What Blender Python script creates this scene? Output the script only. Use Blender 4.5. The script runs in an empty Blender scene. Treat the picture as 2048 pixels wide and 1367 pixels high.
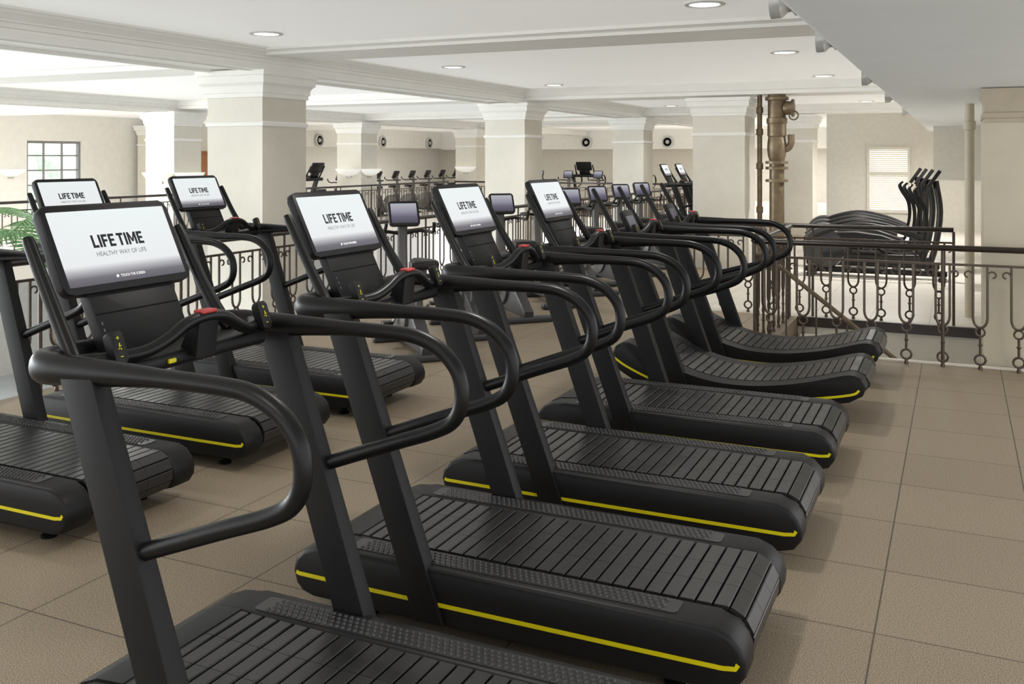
import bpy, bmesh, math, random
from mathutils import Vector, Matrix
random.seed(3)
PI = math.pi
S = bpy.context.scene
C = S.collection
R = math.radians
S.view_settings.view_transform = 'Standard'

# ------------------------------------------------------------------ materials
def mat(name, col, rough=0.5, metal=0.0, noise=0.0, nscale=40.0, bump=0.0, bscale=200.0, emit=None, estr=0.0, spec=0.5):
    m = bpy.data.materials.new(name); m.use_nodes = True
    nt = m.node_tree; b = nt.nodes['Principled BSDF']
    b.inputs['Base Color'].default_value = (*col, 1)
    b.inputs['Roughness'].default_value = rough
    b.inputs['Metallic'].default_value = metal
    b.inputs['Specular IOR Level'].default_value = spec
    tc = nt.nodes.new('ShaderNodeTexCoord')
    if noise > 0:
        n = nt.nodes.new('ShaderNodeTexNoise'); n.inputs['Scale'].default_value = nscale; n.inputs['Detail'].default_value = 4
        nt.links.new(tc.outputs['Object'], n.inputs['Vector'])
        r = nt.nodes.new('ShaderNodeValToRGB')
        r.color_ramp.elements[0].position = 0.3; r.color_ramp.elements[1].position = 0.7
        r.color_ramp.elements[0].color = (*[c*(1-noise) for c in col], 1)
        r.color_ramp.elements[1].color = (*[min(1, c*(1+noise)) for c in col], 1)
        nt.links.new(n.outputs['Fac'], r.inputs['Fac']); nt.links.new(r.outputs['Color'], b.inputs['Base Color'])
    if bump > 0:
        n2 = nt.nodes.new('ShaderNodeTexNoise'); n2.inputs['Scale'].default_value = bscale
        nt.links.new(tc.outputs['Object'], n2.inputs['Vector'])
        bp = nt.nodes.new('ShaderNodeBump'); bp.inputs['Strength'].default_value = bump; bp.inputs['Distance'].default_value = 0.002
        nt.links.new(n2.outputs['Fac'], bp.inputs['Height']); nt.links.new(bp.outputs['Normal'], b.inputs['Normal'])
    if emit:
        b.inputs['Emission Color'].default_value = (*emit, 1); b.inputs['Emission Strength'].default_value = estr
    return m

def floor_mat(name, c1, c2, mortar, size, off, rough=0.6, grain=190.0, lo=0.5, hi=1.5):
    m = bpy.data.materials.new(name); m.use_nodes = True
    nt = m.node_tree; b = nt.nodes['Principled BSDF']
    tc = nt.nodes.new('ShaderNodeTexCoord'); mp = nt.nodes.new('ShaderNodeMapping')
    mp.inputs['Location'].default_value = (off[0], off[1], 0)
    nt.links.new(tc.outputs['Object'], mp.inputs['Vector'])
    br = nt.nodes.new('ShaderNodeTexBrick'); br.offset = 0.0; br.squash = 1.0
    br.inputs['Scale'].default_value = 1.0; br.inputs['Brick Width'].default_value = size; br.inputs['Row Height'].default_value = size
    br.inputs['Mortar Size'].default_value = 0.0042; br.inputs['Mortar Smooth'].default_value = 0.4; br.inputs['Bias'].default_value = 0.0
    br.inputs['Color1'].default_value = (*c1, 1); br.inputs['Color2'].default_value = (*c2, 1); br.inputs['Mortar'].default_value = (*mortar, 1)
    nt.links.new(mp.outputs['Vector'], br.inputs['Vector'])
    n = nt.nodes.new('ShaderNodeTexNoise'); n.inputs['Scale'].default_value = grain; n.inputs['Detail'].default_value = 6; n.inputs['Roughness'].default_value = 0.75
    nt.links.new(tc.outputs['Object'], n.inputs['Vector'])
    r = nt.nodes.new('ShaderNodeValToRGB'); r.color_ramp.elements[0].position = 0.42; r.color_ramp.elements[1].position = 0.58
    r.color_ramp.elements[0].color = (lo, lo*0.98, lo*0.96, 1); r.color_ramp.elements[1].color = (hi, hi, hi, 1)
    nt.links.new(n.outputs['Fac'], r.inputs['Fac'])
    mx = nt.nodes.new('ShaderNodeMixRGB'); mx.blend_type = 'MULTIPLY'; mx.inputs['Fac'].default_value = 1
    nt.links.new(br.outputs['Color'], mx.inputs['Color1']); nt.links.new(r.outputs['Color'], mx.inputs['Color2'])
    nt.links.new(mx.outputs['Color'], b.inputs['Base Color'])
    b.inputs['Roughness'].default_value = rough
    b.inputs['Specular IOR Level'].default_value = 0.4
    return m

def display_mat(name, z0, z1, stops, strength):
    m = bpy.data.materials.new(name); m.use_nodes = True
    nt = m.node_tree; b = nt.nodes['Principled BSDF']
    tc = nt.nodes.new('ShaderNodeTexCoord'); sp = nt.nodes.new('ShaderNodeSeparateXYZ')
    nt.links.new(tc.outputs['Object'], sp.inputs[0])
    mr = nt.nodes.new('ShaderNodeMapRange'); mr.inputs['From Min'].default_value = z0; mr.inputs['From Max'].default_value = z1
    nt.links.new(sp.outputs['Z'], mr.inputs['Value'])
    r = nt.nodes.new('ShaderNodeValToRGB')
    els = r.color_ramp.elements
    while len(els) < len(stops): els.new(0.5)
    for e, (p, c) in zip(els, stops): e.position = p; e.color = (*c, 1)
    nt.links.new(mr.outputs[0], r.inputs['Fac'])
    b.inputs['Base Color'].default_value = (0.02, 0.02, 0.02, 1); b.inputs['Roughness'].default_value = 0.3
    b.inputs['Specular IOR Level'].default_value = 0.2
    nt.links.new(r.outputs['Color'], b.inputs['Emission Color']); b.inputs['Emission Strength'].default_value = strength
    return m

M = {}
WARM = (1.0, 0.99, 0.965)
M['ceiling'] = mat('ceiling_white_glow', (0.79, 0.787, 0.768), 0.8, noise=0.02, nscale=3, emit=WARM, estr=0.27)  # whole ceiling emits faintly to brighten the room; it is no lamp
M['trim'] = mat('cream_trim_glow', (0.78, 0.768, 0.725), 0.55, noise=0.02, nscale=4, emit=WARM, estr=0.06)  # slight emission added to lift beams and capitals
M['cream'] = mat('cream_plaster', (0.72, 0.685, 0.60), 0.6, noise=0.03, nscale=5)
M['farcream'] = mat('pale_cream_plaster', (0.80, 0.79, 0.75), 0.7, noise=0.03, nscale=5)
M['soffit'] = mat('soffit_grey_glow', (0.63, 0.66, 0.66), 0.5, noise=0.02, nscale=3, emit=WARM, estr=0.06)  # faint self-glow added so the underside does not go dark
M['beige'] = mat('beige_wallcover', (0.69, 0.66, 0.59), 0.8, noise=0.04, nscale=10)
M['stone'] = mat('cream_stone', (0.56, 0.50, 0.385), 0.6, noise=0.03, nscale=5)
M['stonecap'] = mat('brown_stone', (0.44, 0.375, 0.285), 0.6, noise=0.06, nscale=8)
M['floor'] = floor_mat('rubber_tile', (0.270, 0.215, 0.150), (0.252, 0.200, 0.140), (0.080, 0.064, 0.046), 0.61, (0.29+0.61*40, -3.88+0.61*40))
M['hall'] = floor_mat('pale_hall_tile', (0.68, 0.64, 0.57), (0.64, 0.60, 0.54), (0.35, 0.31, 0.26), 0.61, (0.29+24.4, -3.88+24.4), 0.35, 60, 0.9, 1.1)  # lighter tile tone for hall, far floor and steps
M['lower'] = mat('lower_floor_pale', (0.66, 0.70, 0.74), 0.35, noise=0.05, nscale=2)
M['black'] = mat('black_plastic', (0.0080, 0.0077, 0.0082), 0.45, bump=0.15, bscale=600, spec=0.25)
M['post'] = mat('charcoal_steel', (0.0074, 0.0071, 0.0075), 0.48, bump=0.25, bscale=700, spec=0.23)
M['tube'] = mat('black_rubber_tube', (0.0045, 0.0045, 0.0049), 0.36, noise=0.05, spec=0.28)
M['slat'] = mat('slat_rubber', (0.0185, 0.0177, 0.0183), 0.33, bump=0.15, bscale=300, spec=0.5)
M['dark'] = mat('dark_gap', (0.003, 0.003, 0.003), 0.7, noise=0.05, spec=0.1)
M['yellow'] = mat('yellow_line', (0.66, 0.57, 0.0), 0.45, noise=0.03)
M['red'] = mat('red_button', (0.42, 0.03, 0.025), 0.4, noise=0.03)
M['ink'] = mat('dark_ink', (0.028, 0.028, 0.036), 0.6, noise=0.02, spec=0.1)
M['greyink'] = mat('grey_ink', (0.14, 0.14, 0.16), 0.6, noise=0.02, spec=0.1)
M['white'] = mat('white_ink', (0.9, 0.9, 0.9), 0.5, noise=0.02, emit=(1, 1, 1), estr=0.6)
M['display'] = display_mat('treadmill_display', 1.408, 1.632, [(0.0, (0.095, 0.087, 0.11)), (0.10, (0.15, 0.142, 0.17)), (0.19, (0.45, 0.45, 0.48)), (0.27, (0.82, 0.84, 0.85)), (1.0, (0.82, 0.88, 0.885))], 0.98)
M['bikedisplay'] = display_mat('bike_display', 1.16, 1.36, [(0.0, (0.06, 0.06, 0.08)), (0.35, (0.15, 0.135, 0.20)), (0.6, (0.33, 0.325, 0.41)), (1.0, (0.52, 0.54, 0.58))], 0.85)
M['bronze'] = mat('bronze_iron', (0.09, 0.067, 0.050), 0.45, 0.45, noise=0.15, nscale=20)
M['rail'] = mat('dark_bronze_rail', (0.030, 0.021, 0.017), 0.35, 0.2, noise=0.1, nscale=20)
M['brass'] = mat('aged_brass_pipe', (0.20, 0.150, 0.095), 0.42, 0.55, noise=0.25, nscale=9)
M['bike'] = mat('bike_grey', (0.045, 0.045, 0.047), 0.42, noise=0.05)
M['bikelight'] = mat('bike_silver', (0.13, 0.127, 0.123), 0.4, 0.2, noise=0.05)
M['machine'] = mat('machine_black', (0.014, 0.0125, 0.012), 0.42, noise=0.05, spec=0.35)
M['lamp'] = mat('lamp_lens', (0.9, 0.9, 0.88), 0.5, noise=0.01, emit=(1, 0.96, 0.88), estr=4.0)
M['bowl'] = mat('white_glass_bowl', (0.85, 0.84, 0.80), 0.4, noise=0.02, emit=(1, 0.97, 0.9), estr=0.35)
M['chrome'] = mat('satin_metal', (0.50, 0.50, 0.49), 0.4, 0.3, noise=0.04)
M['lamprim'] = mat('pale_lamp_rim', (0.70, 0.70, 0.68), 0.4, 0.0, noise=0.03)
M['nozzle'] = mat('pale_nozzle_metal', (0.52, 0.52, 0.51), 0.35, 0.3, noise=0.04)
M['wood'] = mat('orange_wood', (0.32, 0.13, 0.045), 0.45, noise=0.25, nscale=12)
M['blind'] = mat('cream_blind_glow', (0.82, 0.74, 0.62), 0.6, noise=0.03, emit=(1, 0.9, 0.75), estr=0.2)  # slats emit a warm glow in place of daylight coming through
M['pane'] = mat('daylight_pane', (0.75, 0.85, 0.9), 0.15, noise=0.02, emit=(0.85, 0.95, 1.0), estr=0.9)
M['leaf'] = mat('palm_leaf', (0.20, 0.38, 0.16), 0.5, noise=0.2, nscale=8)
M['tree'] = mat('tree_leaf_glow', (0.54, 0.66, 0.52), 0.8, noise=0.25, nscale=6, emit=(0.85, 1, 0.92), estr=0.3)  # foliage emits light so the outside looks daylit
M['trunk'] = mat('trunk_bark', (0.16, 0.11, 0.07), 0.8, noise=0.3, nscale=15)
M['pot'] = mat('grey_pot', (0.25, 0.25, 0.26), 0.6, noise=0.1)
M['blue'] = mat('blue_panel', (0.12, 0.22, 0.36), 0.5, noise=0.1, nscale=3)

# ------------------------------------------------------------------ helpers
def bm_new(): return bmesh.new()

def obj(name, bm, m, parent=None, ang=35):
    bmesh.ops.recalc_face_normals(bm, faces=bm.faces[:])
    me = bpy.data.meshes.new(name); bm.to_mesh(me); bm.free()
    me.materials.append(m)
    for p in me.polygons: p.use_smooth = True
    me.set_sharp_from_angle(angle=R(ang))
    o = bpy.data.objects.new(name, me); C.objects.link(o)
    if parent is not None: o.parent = parent
    return o

def thing(name, label, cat, loc=(0, 0, 0), rz=0.0, group=None):
    o = bpy.data.objects.new(name, None); C.objects.link(o)
    o.empty_display_size = 0.1
    o.location = loc; o.rotation_euler = (0, 0, rz)
    o['label'] = label; o['category'] = cat
    if group: o['group'] = group
    return o

def struct(name, bm, m, parent=None):
    o = obj(name, bm, m, parent)
    if parent is None: o['kind'] = 'structure'
    return o

def dup(root, loc, rz, label=None, group=None):
    r = root.copy(); C.objects.link(r); r.location = loc; r.rotation_euler = (0, 0, rz)
    if label: r['label'] = label
    if group: r['group'] = group
    for ch in list(root.children):
        c = ch.copy(); C.objects.link(c); c.parent = r
        for g in list(ch.children):
            d = g.copy(); C.objects.link(d); d.parent = c
    return r

def bevel(bm, edges, off, seg=2):
    bmesh.ops.bevel(bm, geom=edges, offset=off, segments=seg, affect='EDGES', profile=0.5, clamp_overlap=True)

def bx(bm, x0, x1, y0, y1, z0, z1, bev=0.0, seg=2):
    xs = sorted((x0, x1)); ys = sorted((y0, y1)); zs = sorted((z0, z1))
    v = [bm.verts.new((x, y, z)) for z in zs for y in ys for x in xs]
    F = [(0, 1, 3, 2), (4, 6, 7, 5), (0, 4, 5, 1), (2, 3, 7, 6), (0, 2, 6, 4), (1, 5, 7, 3)]
    fs = [bm.faces.new([v[i] for i in f]) for f in F]
    if bev > 0:
        es = list({e for f in fs for e in f.edges}); bevel(bm, es, bev, seg)

def prism(bm, poly, y0, y1, bev=0.0, seg=2, axis='y'):
    def P(a, b, c):
        return (a, c, b) if axis == 'y' else ((c, a, b) if axis == 'x' else (a, b, c))
    A = [bm.verts.new(P(a, b, y0)) for a, b in poly]; B = [bm.verts.new(P(a, b, y1)) for a, b in poly]
    n = len(poly)
    f0 = bm.faces.new(A); f1 = bm.faces.new(B[::-1])
    for i in range(n): bm.faces.new([A[i], B[i], B[(i+1) % n], A[(i+1) % n]])
    if bev > 0: bevel(bm, list(set(list(f0.edges)+list(f1.edges))), bev, seg)

def catmull(pts, n=6):
    P = [Vector(p) for p in pts]; out = []
    Q = [P[0]*2-P[1]]+P+[P[-1]*2-P[-2]]
    for i in range(1, len(Q)-2):
        a, b, c, d = Q[i-1], Q[i], Q[i+1], Q[i+2]
        for k in range(n):
            t = k/n
            out.append(0.5*((2*b)+(c-a)*t+(2*a-5*b+4*c-d)*t*t+(3*b-a-3*c+d)*t*t*t))
    out.append(P[-1]); return out

def lerp_list(vals, n):
    out = []
    for i in range(len(vals)-1):
        for k in range(n):
            t = k/n; a, b = vals[i], vals[i+1]
            out.append(tuple(a[j]*(1-t)+b[j]*t for j in range(len(a))))
    out.append(tuple(vals[-1])); return out

def tube(bm, pts, rad, seg=10, closed=False, up=(0, 0, 1)):
    P = [Vector(p) for p in pts]; n = len(P)
    rads = rad if isinstance(rad, list) else [rad]*n
    T = []
    for i in range(n):
        if closed: t = P[(i+1) % n]-P[i-1]
        else: t = P[min(i+1, n-1)]-P[max(i-1, 0)]
        T.append(t.normalized())
    u = Vector(up)
    if abs(u.dot(T[0])) > 0.95: u = Vector((0, 1, 0)) if abs(T[0].y) < 0.9 else Vector((1, 0, 0))
    nrm = (u-T[0]*u.dot(T[0])).normalized()
    rings = []
    for i in range(n):
        nrm = (nrm-T[i]*nrm.dot(T[i])).normalized()
        b = T[i].cross(nrm)
        r = rads[i]; ra, rb = (r if isinstance(r, tuple) else (r, r))
        rings.append([bm.verts.new(P[i]+nrm*(ra*math.cos(2*PI*k/seg))+b*(rb*math.sin(2*PI*k/seg))) for k in range(seg)])
    for i in range(n if closed else n-1):
        A, B = rings[i], rings[(i+1) % n]
        for k in range(seg): bm.faces.new([A[k], A[(k+1) % seg], B[(k+1) % seg], B[k]])
    if not closed:
        bm.faces.new(rings[0][::-1]); bm.faces.new(rings[-1])

def lathe(bm, prof, origin=(0, 0, 0), axis=(0, 0, 1), seg=20):
    a = Vector(axis).normalized(); q = Vector((0, 0, 1)).rotation_difference(a); o = Vector(origin)
    rings = []
    for r, z in prof:
        rings.append([bm.verts.new(o+q @ Vector((r*math.cos(2*PI*k/seg), r*math.sin(2*PI*k/seg), z))) for k in range(seg)])
    for A, B in zip(rings, rings[1:]):
        for k in range(seg): bm.faces.new([A[k], A[(k+1) % seg], B[(k+1) % seg], B[k]])
    bm.faces.new(rings[0][::-1]); bm.faces.new(rings[-1])

def ring(bm, c, r, tr, plane='xz', seg=12, ts=6):
    pts = []
    for k in range(seg):
        a = 2*PI*k/seg
        pts.append((c[0]+r*math.cos(a), c[1], c[2]+r*math.sin(a)))
    tube(bm, pts, tr, ts, closed=True, up=(0, 1, 0))

def rrect(w, h, r, n=5):
    out = []
    for cx, cy, a0 in ((w/2-r, h/2-r, 0), (-w/2+r, h/2-r, PI/2), (-w/2+r, -h/2+r, PI), (w/2-r, -h/2+r, 1.5*PI)):
        for k in range(n+1):
            a = a0+PI/2*k/n; out.append((cx+r*math.cos(a), cy+r*math.sin(a)))
    return out

def plate(bm, o, ex, ey, w, h, r, t, bev=0.0):
    """rounded plate whose front face is at o, body goes back by t"""
    o = Vector(o); ex = Vector(ex); ey = Vector(ey); n = ex.cross(ey)
    L = rrect(w, h, r)
    A = [bm.verts.new(o+ex*a+ey*b) for a, b in L]; B = [bm.verts.new(o+ex*a+ey*b-n*t) for a, b in L]
    f0 = bm.faces.new(A); f1 = bm.faces.new(B[::-1]); k = len(L)
    for i in range(k): bm.faces.new([A[i], B[i], B[(i+1) % k], A[(i+1) % k]])
    if bev: bevel(bm, list(f0.edges)+list(f1.edges), bev, 2)

def text_obj(name, s, m, parent, o, ex, ey, w, h, bold=0.0, lift=0.0003, word=1.0, chars=1.0):
    cu = bpy.data.curves.new('t', 'FONT'); cu.body = s; cu.offset = bold; cu.size = 1; cu.resolution_u = 3; cu.space_word = word; cu.space_character = chars
    ob = bpy.data.objects.new('t', cu); C.objects.link(ob)
    bpy.context.view_layer.update()
    me = bpy.data.meshes.new_from_object(ob.evaluated_get(bpy.context.evaluated_depsgraph_get()))
    C.objects.unlink(ob); bpy.data.objects.remove(ob)
    xs = [v.co.x for v in me.vertices]; ys = [v.co.y for v in me.vertices]
    x0, x1, y0, y1 = min(xs), max(xs), min(ys), max(ys)
    o = Vector(o); ex = Vector(ex); ey = Vector(ey); n = ex.cross(ey)
    for v in me.vertices:
        a = ((v.co.x-x0)/(x1-x0)-0.5)*w; b = ((v.co.y-y0)/(y1-y0)-0.5)*h
        v.co = o+ex*a+ey*b+n*lift
    me.materials.clear(); me.materials.append(m); me.name = name
    t = bpy.data.objects.new(name, me); C.objects.link(t); t.parent = parent
    return t

GL = {  # heavy condensed block letters as strokes on a 4 x 7 grid: (x0, y0, x1, y1) boxes
    'L': (3.2, [(0, 0, 1.25, 7), (1.25, 0, 3.2, 1.4)]),
    'I': (1.25, [(0, 0, 1.25, 7)]),
    'F': (3.2, [(0, 0, 1.25, 7), (1.25, 5.6, 3.2, 7), (1.25, 2.9, 2.9, 4.2)]),
    'E': (3.3, [(0, 0, 1.25, 7), (1.25, 5.6, 3.3, 7), (1.25, 2.9, 3.0, 4.2), (1.25, 0, 3.3, 1.4)]),
    'T': (3.7, [(1.22, 0, 2.48, 5.6), (0, 5.6, 3.7, 7)]),
    'M': (5.0, [(0, 0, 1.2, 7), (3.8, 0, 5.0, 7)]),
}
def block_text(name, s, m, parent, o, ex, ey, w, h, lift=0.0003):
    """heavy upright capitals built as flat strokes"""
    bm = bm_new(); o = Vector(o); ex = Vector(ex); ey = Vector(ey); n = ex.cross(ey)
    tot = 0; gap = 0.5
    for ch in s: tot += (0.9 if ch == ' ' else GL[ch][0]+gap)
    tot -= gap; x = 0
    def V(a, b): return bm.verts.new(o+ex*((a/tot-0.5)*w)+ey*((b/7-0.5)*h)+n*lift)
    for ch in s:
        if ch == ' ': x += 0.9; continue
        wd, st = GL[ch]
        for (a0, b0, a1, b1) in st: bm.faces.new([V(x+a0, b0), V(x+a1, b0), V(x+a1, b1), V(x+a0, b1)])
        if ch == 'M':
            bm.faces.new([V(x+1.2, 7), V(x+1.2, 4.2), V(x+2.0, 1.6), V(x+2.5, 3.2)])
            bm.faces.new([V(x+2.5, 3.2), V(x+2.0, 1.6), V(x+3.0, 1.6)])
            bm.faces.new([V(x+3.8, 7), V(x+2.5, 3.2), V(x+3.0, 1.6), V(x+3.8, 4.2)])
        x += wd+gap
    return obj(name, bm, m, parent)

# ------------------------------------------------------------------ room
b = bm_new()
bx(b, -6.45, 3, -6, 9.2, -0.3, 0); bx(b, -6.45, -1.65, 9.2, 11.25, -0.3, 0); bx(b, -6.45, -3.0, 11.25, 27, -0.3, 0)
struct('floor', b, M['floor'])
b = bm_new(); bx(b, -3.0, 3, 11.25, 27, -0.3, 0); struct('floor_hall', b, M['hall'])
b = bm_new(); bx(b, -24, 3, 27, 41, -0.3, 0); bx(b, -24, -14.6, -6, 27, -0.3, 0); struct('floor_far', b, M['hall'])
b = bm_new(); bx(b, -24, 3, -6, 41, -4.2, -4.0); struct('floor_lower', b, M['lower'])
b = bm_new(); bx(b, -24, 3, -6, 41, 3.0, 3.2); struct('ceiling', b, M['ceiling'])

ti = [0]
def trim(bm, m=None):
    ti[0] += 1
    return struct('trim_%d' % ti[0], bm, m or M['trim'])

def beam(axis, c, w, a0, a1, zb, step=0.09):
    """beam with stepped crown mouldings, along y or x"""
    h = w/2
    half = [(h, zb), (h, 2.81), (h-0.018, 2.815), (h-0.018, 2.84), (h, 2.845), (h, 2.885), (h+step*0.25, 2.89), (h+step*0.25, 2.905), (h+step*0.45, 2.92), (h+step*0.8, 2.95), (h+step, 2.955), (h+step, 2.975), (h+step*1.5, 2.98), (h+step*1.5, 3.0)]
    under = [(h-0.15, zb+0.02), (h-0.15, zb-0.015), (h-0.10, zb-0.015), (h-0.10, zb)]
    R_ = [(c+a, b) for a, b in under+half]
    L_ = [(c-a, b) for a, b in reversed(under+half)]
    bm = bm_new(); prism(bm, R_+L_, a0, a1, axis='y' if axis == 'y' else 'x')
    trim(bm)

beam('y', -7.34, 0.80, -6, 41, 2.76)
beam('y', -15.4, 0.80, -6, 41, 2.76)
def xbeam(y, w, x0, x1, zb):
    h = w/2; c = y
    s = 0.07; zt = min(2.95, zb+0.06)
    prof = [(c-h, zb), (c-h, zt), (c-h-s*0.5, zt+0.01), (c-h-s, 2.97), (c-h-s, 3.0), (c+h+s, 3.0), (c+h+s, 2.97), (c+h+s*0.5, zt+0.01), (c+h, zt), (c+h, zb)]
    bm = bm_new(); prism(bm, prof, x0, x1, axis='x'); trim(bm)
xbeam(8.84, 0.8, -6.94, 0.0-0.62, 2.92)
xbeam(15.89, 0.8, -6.94, -0.62, 2.80)
xbeam(22.94, 0.8, -6.94, -0.62, 2.80)
for yy in (8.84, 15.89, 22.94, 29.99):
    xbeam(yy, 0.8, -15.0, -7.74, 2.82); xbeam(yy, 0.8, -23.0, -15.8, 2.82)

# walls
b = bm_new()
bx(b, -23.2, -23.0, 12, 18.2, -4, 3); bx(b, -23.2, -23.0, 20.0, 41, -4, 3); bx(b, -23.2, -23.0, 18.2, 20.0, 2.25, 3); bx(b, -23.2, -23.0, 18.2, 20.0, -4, -0.2)
struct('wall_left', b, M['farcream'])
b = bm_new(); bx(b, -24, -3.1, 41, 41.2, -0.3, 3); struct('wall_back', b, M['beige'])
b = bm_new()
bx(b, -3.1, -2.12, 26, 26.2, 0, 3); bx(b, -1.10, 1.2, 26, 26.2, 0, 3); bx(b, -2.12, -1.10, 26, 26.2, 0, 0.40); bx(b, -2.12, -1.10, 26, 26.2, 2.06, 3)
struct('wall_hall', b, M['beige'])
b = bm_new(); bx(b, -3.1, -2.9, 26.2, 41, 0, 3); struct('wall_return', b, M['farcream'])
b = bm_new(); bx(b, 1.27, 1.4, 9.25, 26.2, -4, 3); struct('wall_right', b, M['cream'])
b = bm_new(); bx(b, -23, -22.4, 24.5, 41, 2.2, 3.0); bx(b, -22.4, -3.1, 40.2, 41, 2.15, 3.0); trim(b, M['farcream'])
b = bm_new(); prism(b, [(-0.64, 2.42), (-0.60, 2.40), (1.3, 2.40), (1.3, 3.0), (-0.64, 3.0)], -3, 24, axis='y'); struct('ceiling_soffit', b, M['soffit'])  # boxed soffit hung below the ceiling, not a wall
b = bm_new(); bx(b, -0.45, 1.2, 20.5, 21.3, 1.35, 2.4); trim(b, M['beige'])
# stairwell
b = bm_new(); bx(b, -1.65, 1.2, 11.25, 11.35, -4, -0.30); bx(b, -1.65, 1.2, 11.235, 11.25, -4, -0.10); struct('wall_stair', b, M['cream'])
b = bm_new(); bx(b, -1.65, 1.2, 11.19, 11.25, -0.10, 0.005); trim(b, M['rail'])
b = bm_new(); bx(b, -1.75, -1.65, 9.2, 11.25, -4, -0.30); struct('wall_stair_side', b, M['cream'])
b = bm_new(); bx(b, -1.65, 2, 9.14, 9.20, -0.16, 0.012); trim(b, M['cream'])

# windows
def muntin_window(name, x, y0, y1, z0, z1, ny, nz):
    bm = bm_new(); f = 0.07
    bx(bm, x-0.05, x+0.05, y0, y0+f, z0, z1); bx(bm, x-0.05, x+0.05, y1-f, y1, z0, z1)
    bx(bm, x-0.05, x+0.05, y0+f, y1-f, z0, z0+f); bx(bm, x-0.05, x+0.05, y0+f, y1-f, z1-f, z1)
    for i in range(1, ny):
        yy = y0+(y1-y0)*i/ny; bx(bm, x-0.02, x+0.02, yy-0.025, yy+0.025, z0+f, z1-f)
    for i in range(1, nz):
        zz = z0+(z1-z0)*i/nz; bx(bm, x-0.018, x+0.018, y0+f, y1-f, zz-0.02, zz+0.02)
    return struct(name, bm, M['pot'])
muntin_window('window_1', -23.1, 18.2, 20.0, -0.2, 2.25, 3, 6)
bm = bm_new()
for (x0, x1, z0, z1) in ((-2.12, -1.10, 0.40, 0.47), (-2.12, -1.10, 1.99, 2.06), (-2.12, -2.06, 0.47, 1.99), (-1.16, -1.10, 0.47, 1.99), (-2.06, -1.16, 1.34, 1.42)):
    bx(bm, x0, x1, 25.94, 26.06, z0, z1)
w2 = struct('window_2', bm, M['cream'])
bm = bm_new()
for i in range(30):
    z = 0.50+i*0.05
    bx(bm, -2.05, -1.17, 26.06, 26.10, z, z+0.034)
struct('blind', bm, M['blind'], w2)
bm = bm_new(); bx(bm, -2.06, -1.16, 26.14, 26.16, 0.47, 1.99); struct('pane', bm, M['pane'], w2)
bm = bm_new(); bx(bm, -23.0, -22.94, 24.2, 25.3, 0, 2.0); d1 = struct('door_1', bm, M['wood'])
bm = bm_new(); bx(bm, -22.94, -22.92, 24.32, 25.18, 1.1, 1.9); bx(bm, -22.94, -22.92, 24.32, 25.18, 0.12, 1.0); struct('door_panel', bm, M['wood'], d1)
bm = bm_new(); lathe(bm, [(0.03, 0), (0.035, 0.03), (0.02, 0.06)], (-22.94, 24.3, 1.0), (1, 0, 0), 10); struct('door_knob', bm, M['chrome'], d1)

# ------------------------------------------------------------------ columns
def loft(bm, prof):
    rings = [[bm.verts.new((sx*h, sy*h, z)) for sx, sy in ((-1, -1), (1, -1), (1, 1), (-1, 1))] for h, z in prof]
    for A, B in zip(rings, rings[1:]):
        for k in range(4): bm.faces.new([A[k], A[(k+1) % 4], B[(k+1) % 4], B[k]])
    bm.faces.new(rings[0][::-1]); bm.faces.new(rings[-1])

def make_column(label, x0, y0, w, zbase, top=2.76):
    """x0 is the right face, y0 the face towards the camera"""
    h = w/2
    t = thing('column', label, 'column', (x0-h, y0+h, zbase), 0, 'cream square columns')
    def Z(z): return z-zbase
    bm = bm_new(); loft(bm, [(h, 0), (h, Z(top-0.30))]); obj('shaft', bm, M['cream'], t, 20)
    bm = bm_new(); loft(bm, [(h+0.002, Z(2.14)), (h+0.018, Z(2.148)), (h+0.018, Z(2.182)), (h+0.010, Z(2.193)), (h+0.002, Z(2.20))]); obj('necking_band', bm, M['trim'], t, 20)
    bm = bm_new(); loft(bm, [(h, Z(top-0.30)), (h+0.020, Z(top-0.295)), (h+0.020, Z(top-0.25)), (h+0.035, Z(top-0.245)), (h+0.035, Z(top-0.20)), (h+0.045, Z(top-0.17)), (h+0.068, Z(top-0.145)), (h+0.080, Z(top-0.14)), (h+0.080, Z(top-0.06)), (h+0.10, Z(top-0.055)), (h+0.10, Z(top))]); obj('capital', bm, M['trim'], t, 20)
    return t
make_column('nearest and widest cream column, behind the back row of treadmills', -6.95, 8.45, 0.78, -4)
make_column('cream column behind the exercise bikes, right of the third front screen', -6.95, 15.5, 0.78, -4)
make_column('distant cream column left of the two pale far consoles', -6.95, 22.55, 0.78, -4)
make_column('cream column with wall bowl lamps left of the nearest wide column', -15.0, 15.4, 0.80, -4)
make_column('distant cream column with bowl lamps seen right of the nearest wide column', -15.0, 22.4, 0.80, -4)
make_column('small far cream column seen above the third front treadmill screen', -15.0, 29.4, 0.80, 0)
make_column('farthest left cream column beside the gridded window', -22.0, 21.9, 0.80, 0)
make_column('cream column directly left of the brass pipes', -3.10, 15.5, 0.84, 0)
make_column('cream column directly right of the brass pipes, farther back', -3.05, 23.0, 0.84, 0)

# pilaster on the right
t = thing('pilaster', 'cream pilaster at right edge behind the iron railing', 'column', (0.72, 9.75, -4))
bm = bm_new(); bx(bm, -0.53, 0.50, -0.5, 0.35, 0, 6.10, 0.006); obj('shaft', bm, M['stone'], t)
bm = bm_new(); loft(bm, [(0.50, 6.10), (0.50, 6.13), (0.515, 6.14), (0.515, 6.18), (0.50, 6.19), (0.50, 6.30), (0.525, 6.34), (0.525, 6.39)])
for v in bm.verts: v.co.y = v.co.y*0.86-0.075; v.co.x = v.co.x-0.02
obj('capital', bm, M['stonecap'], t)

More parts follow.
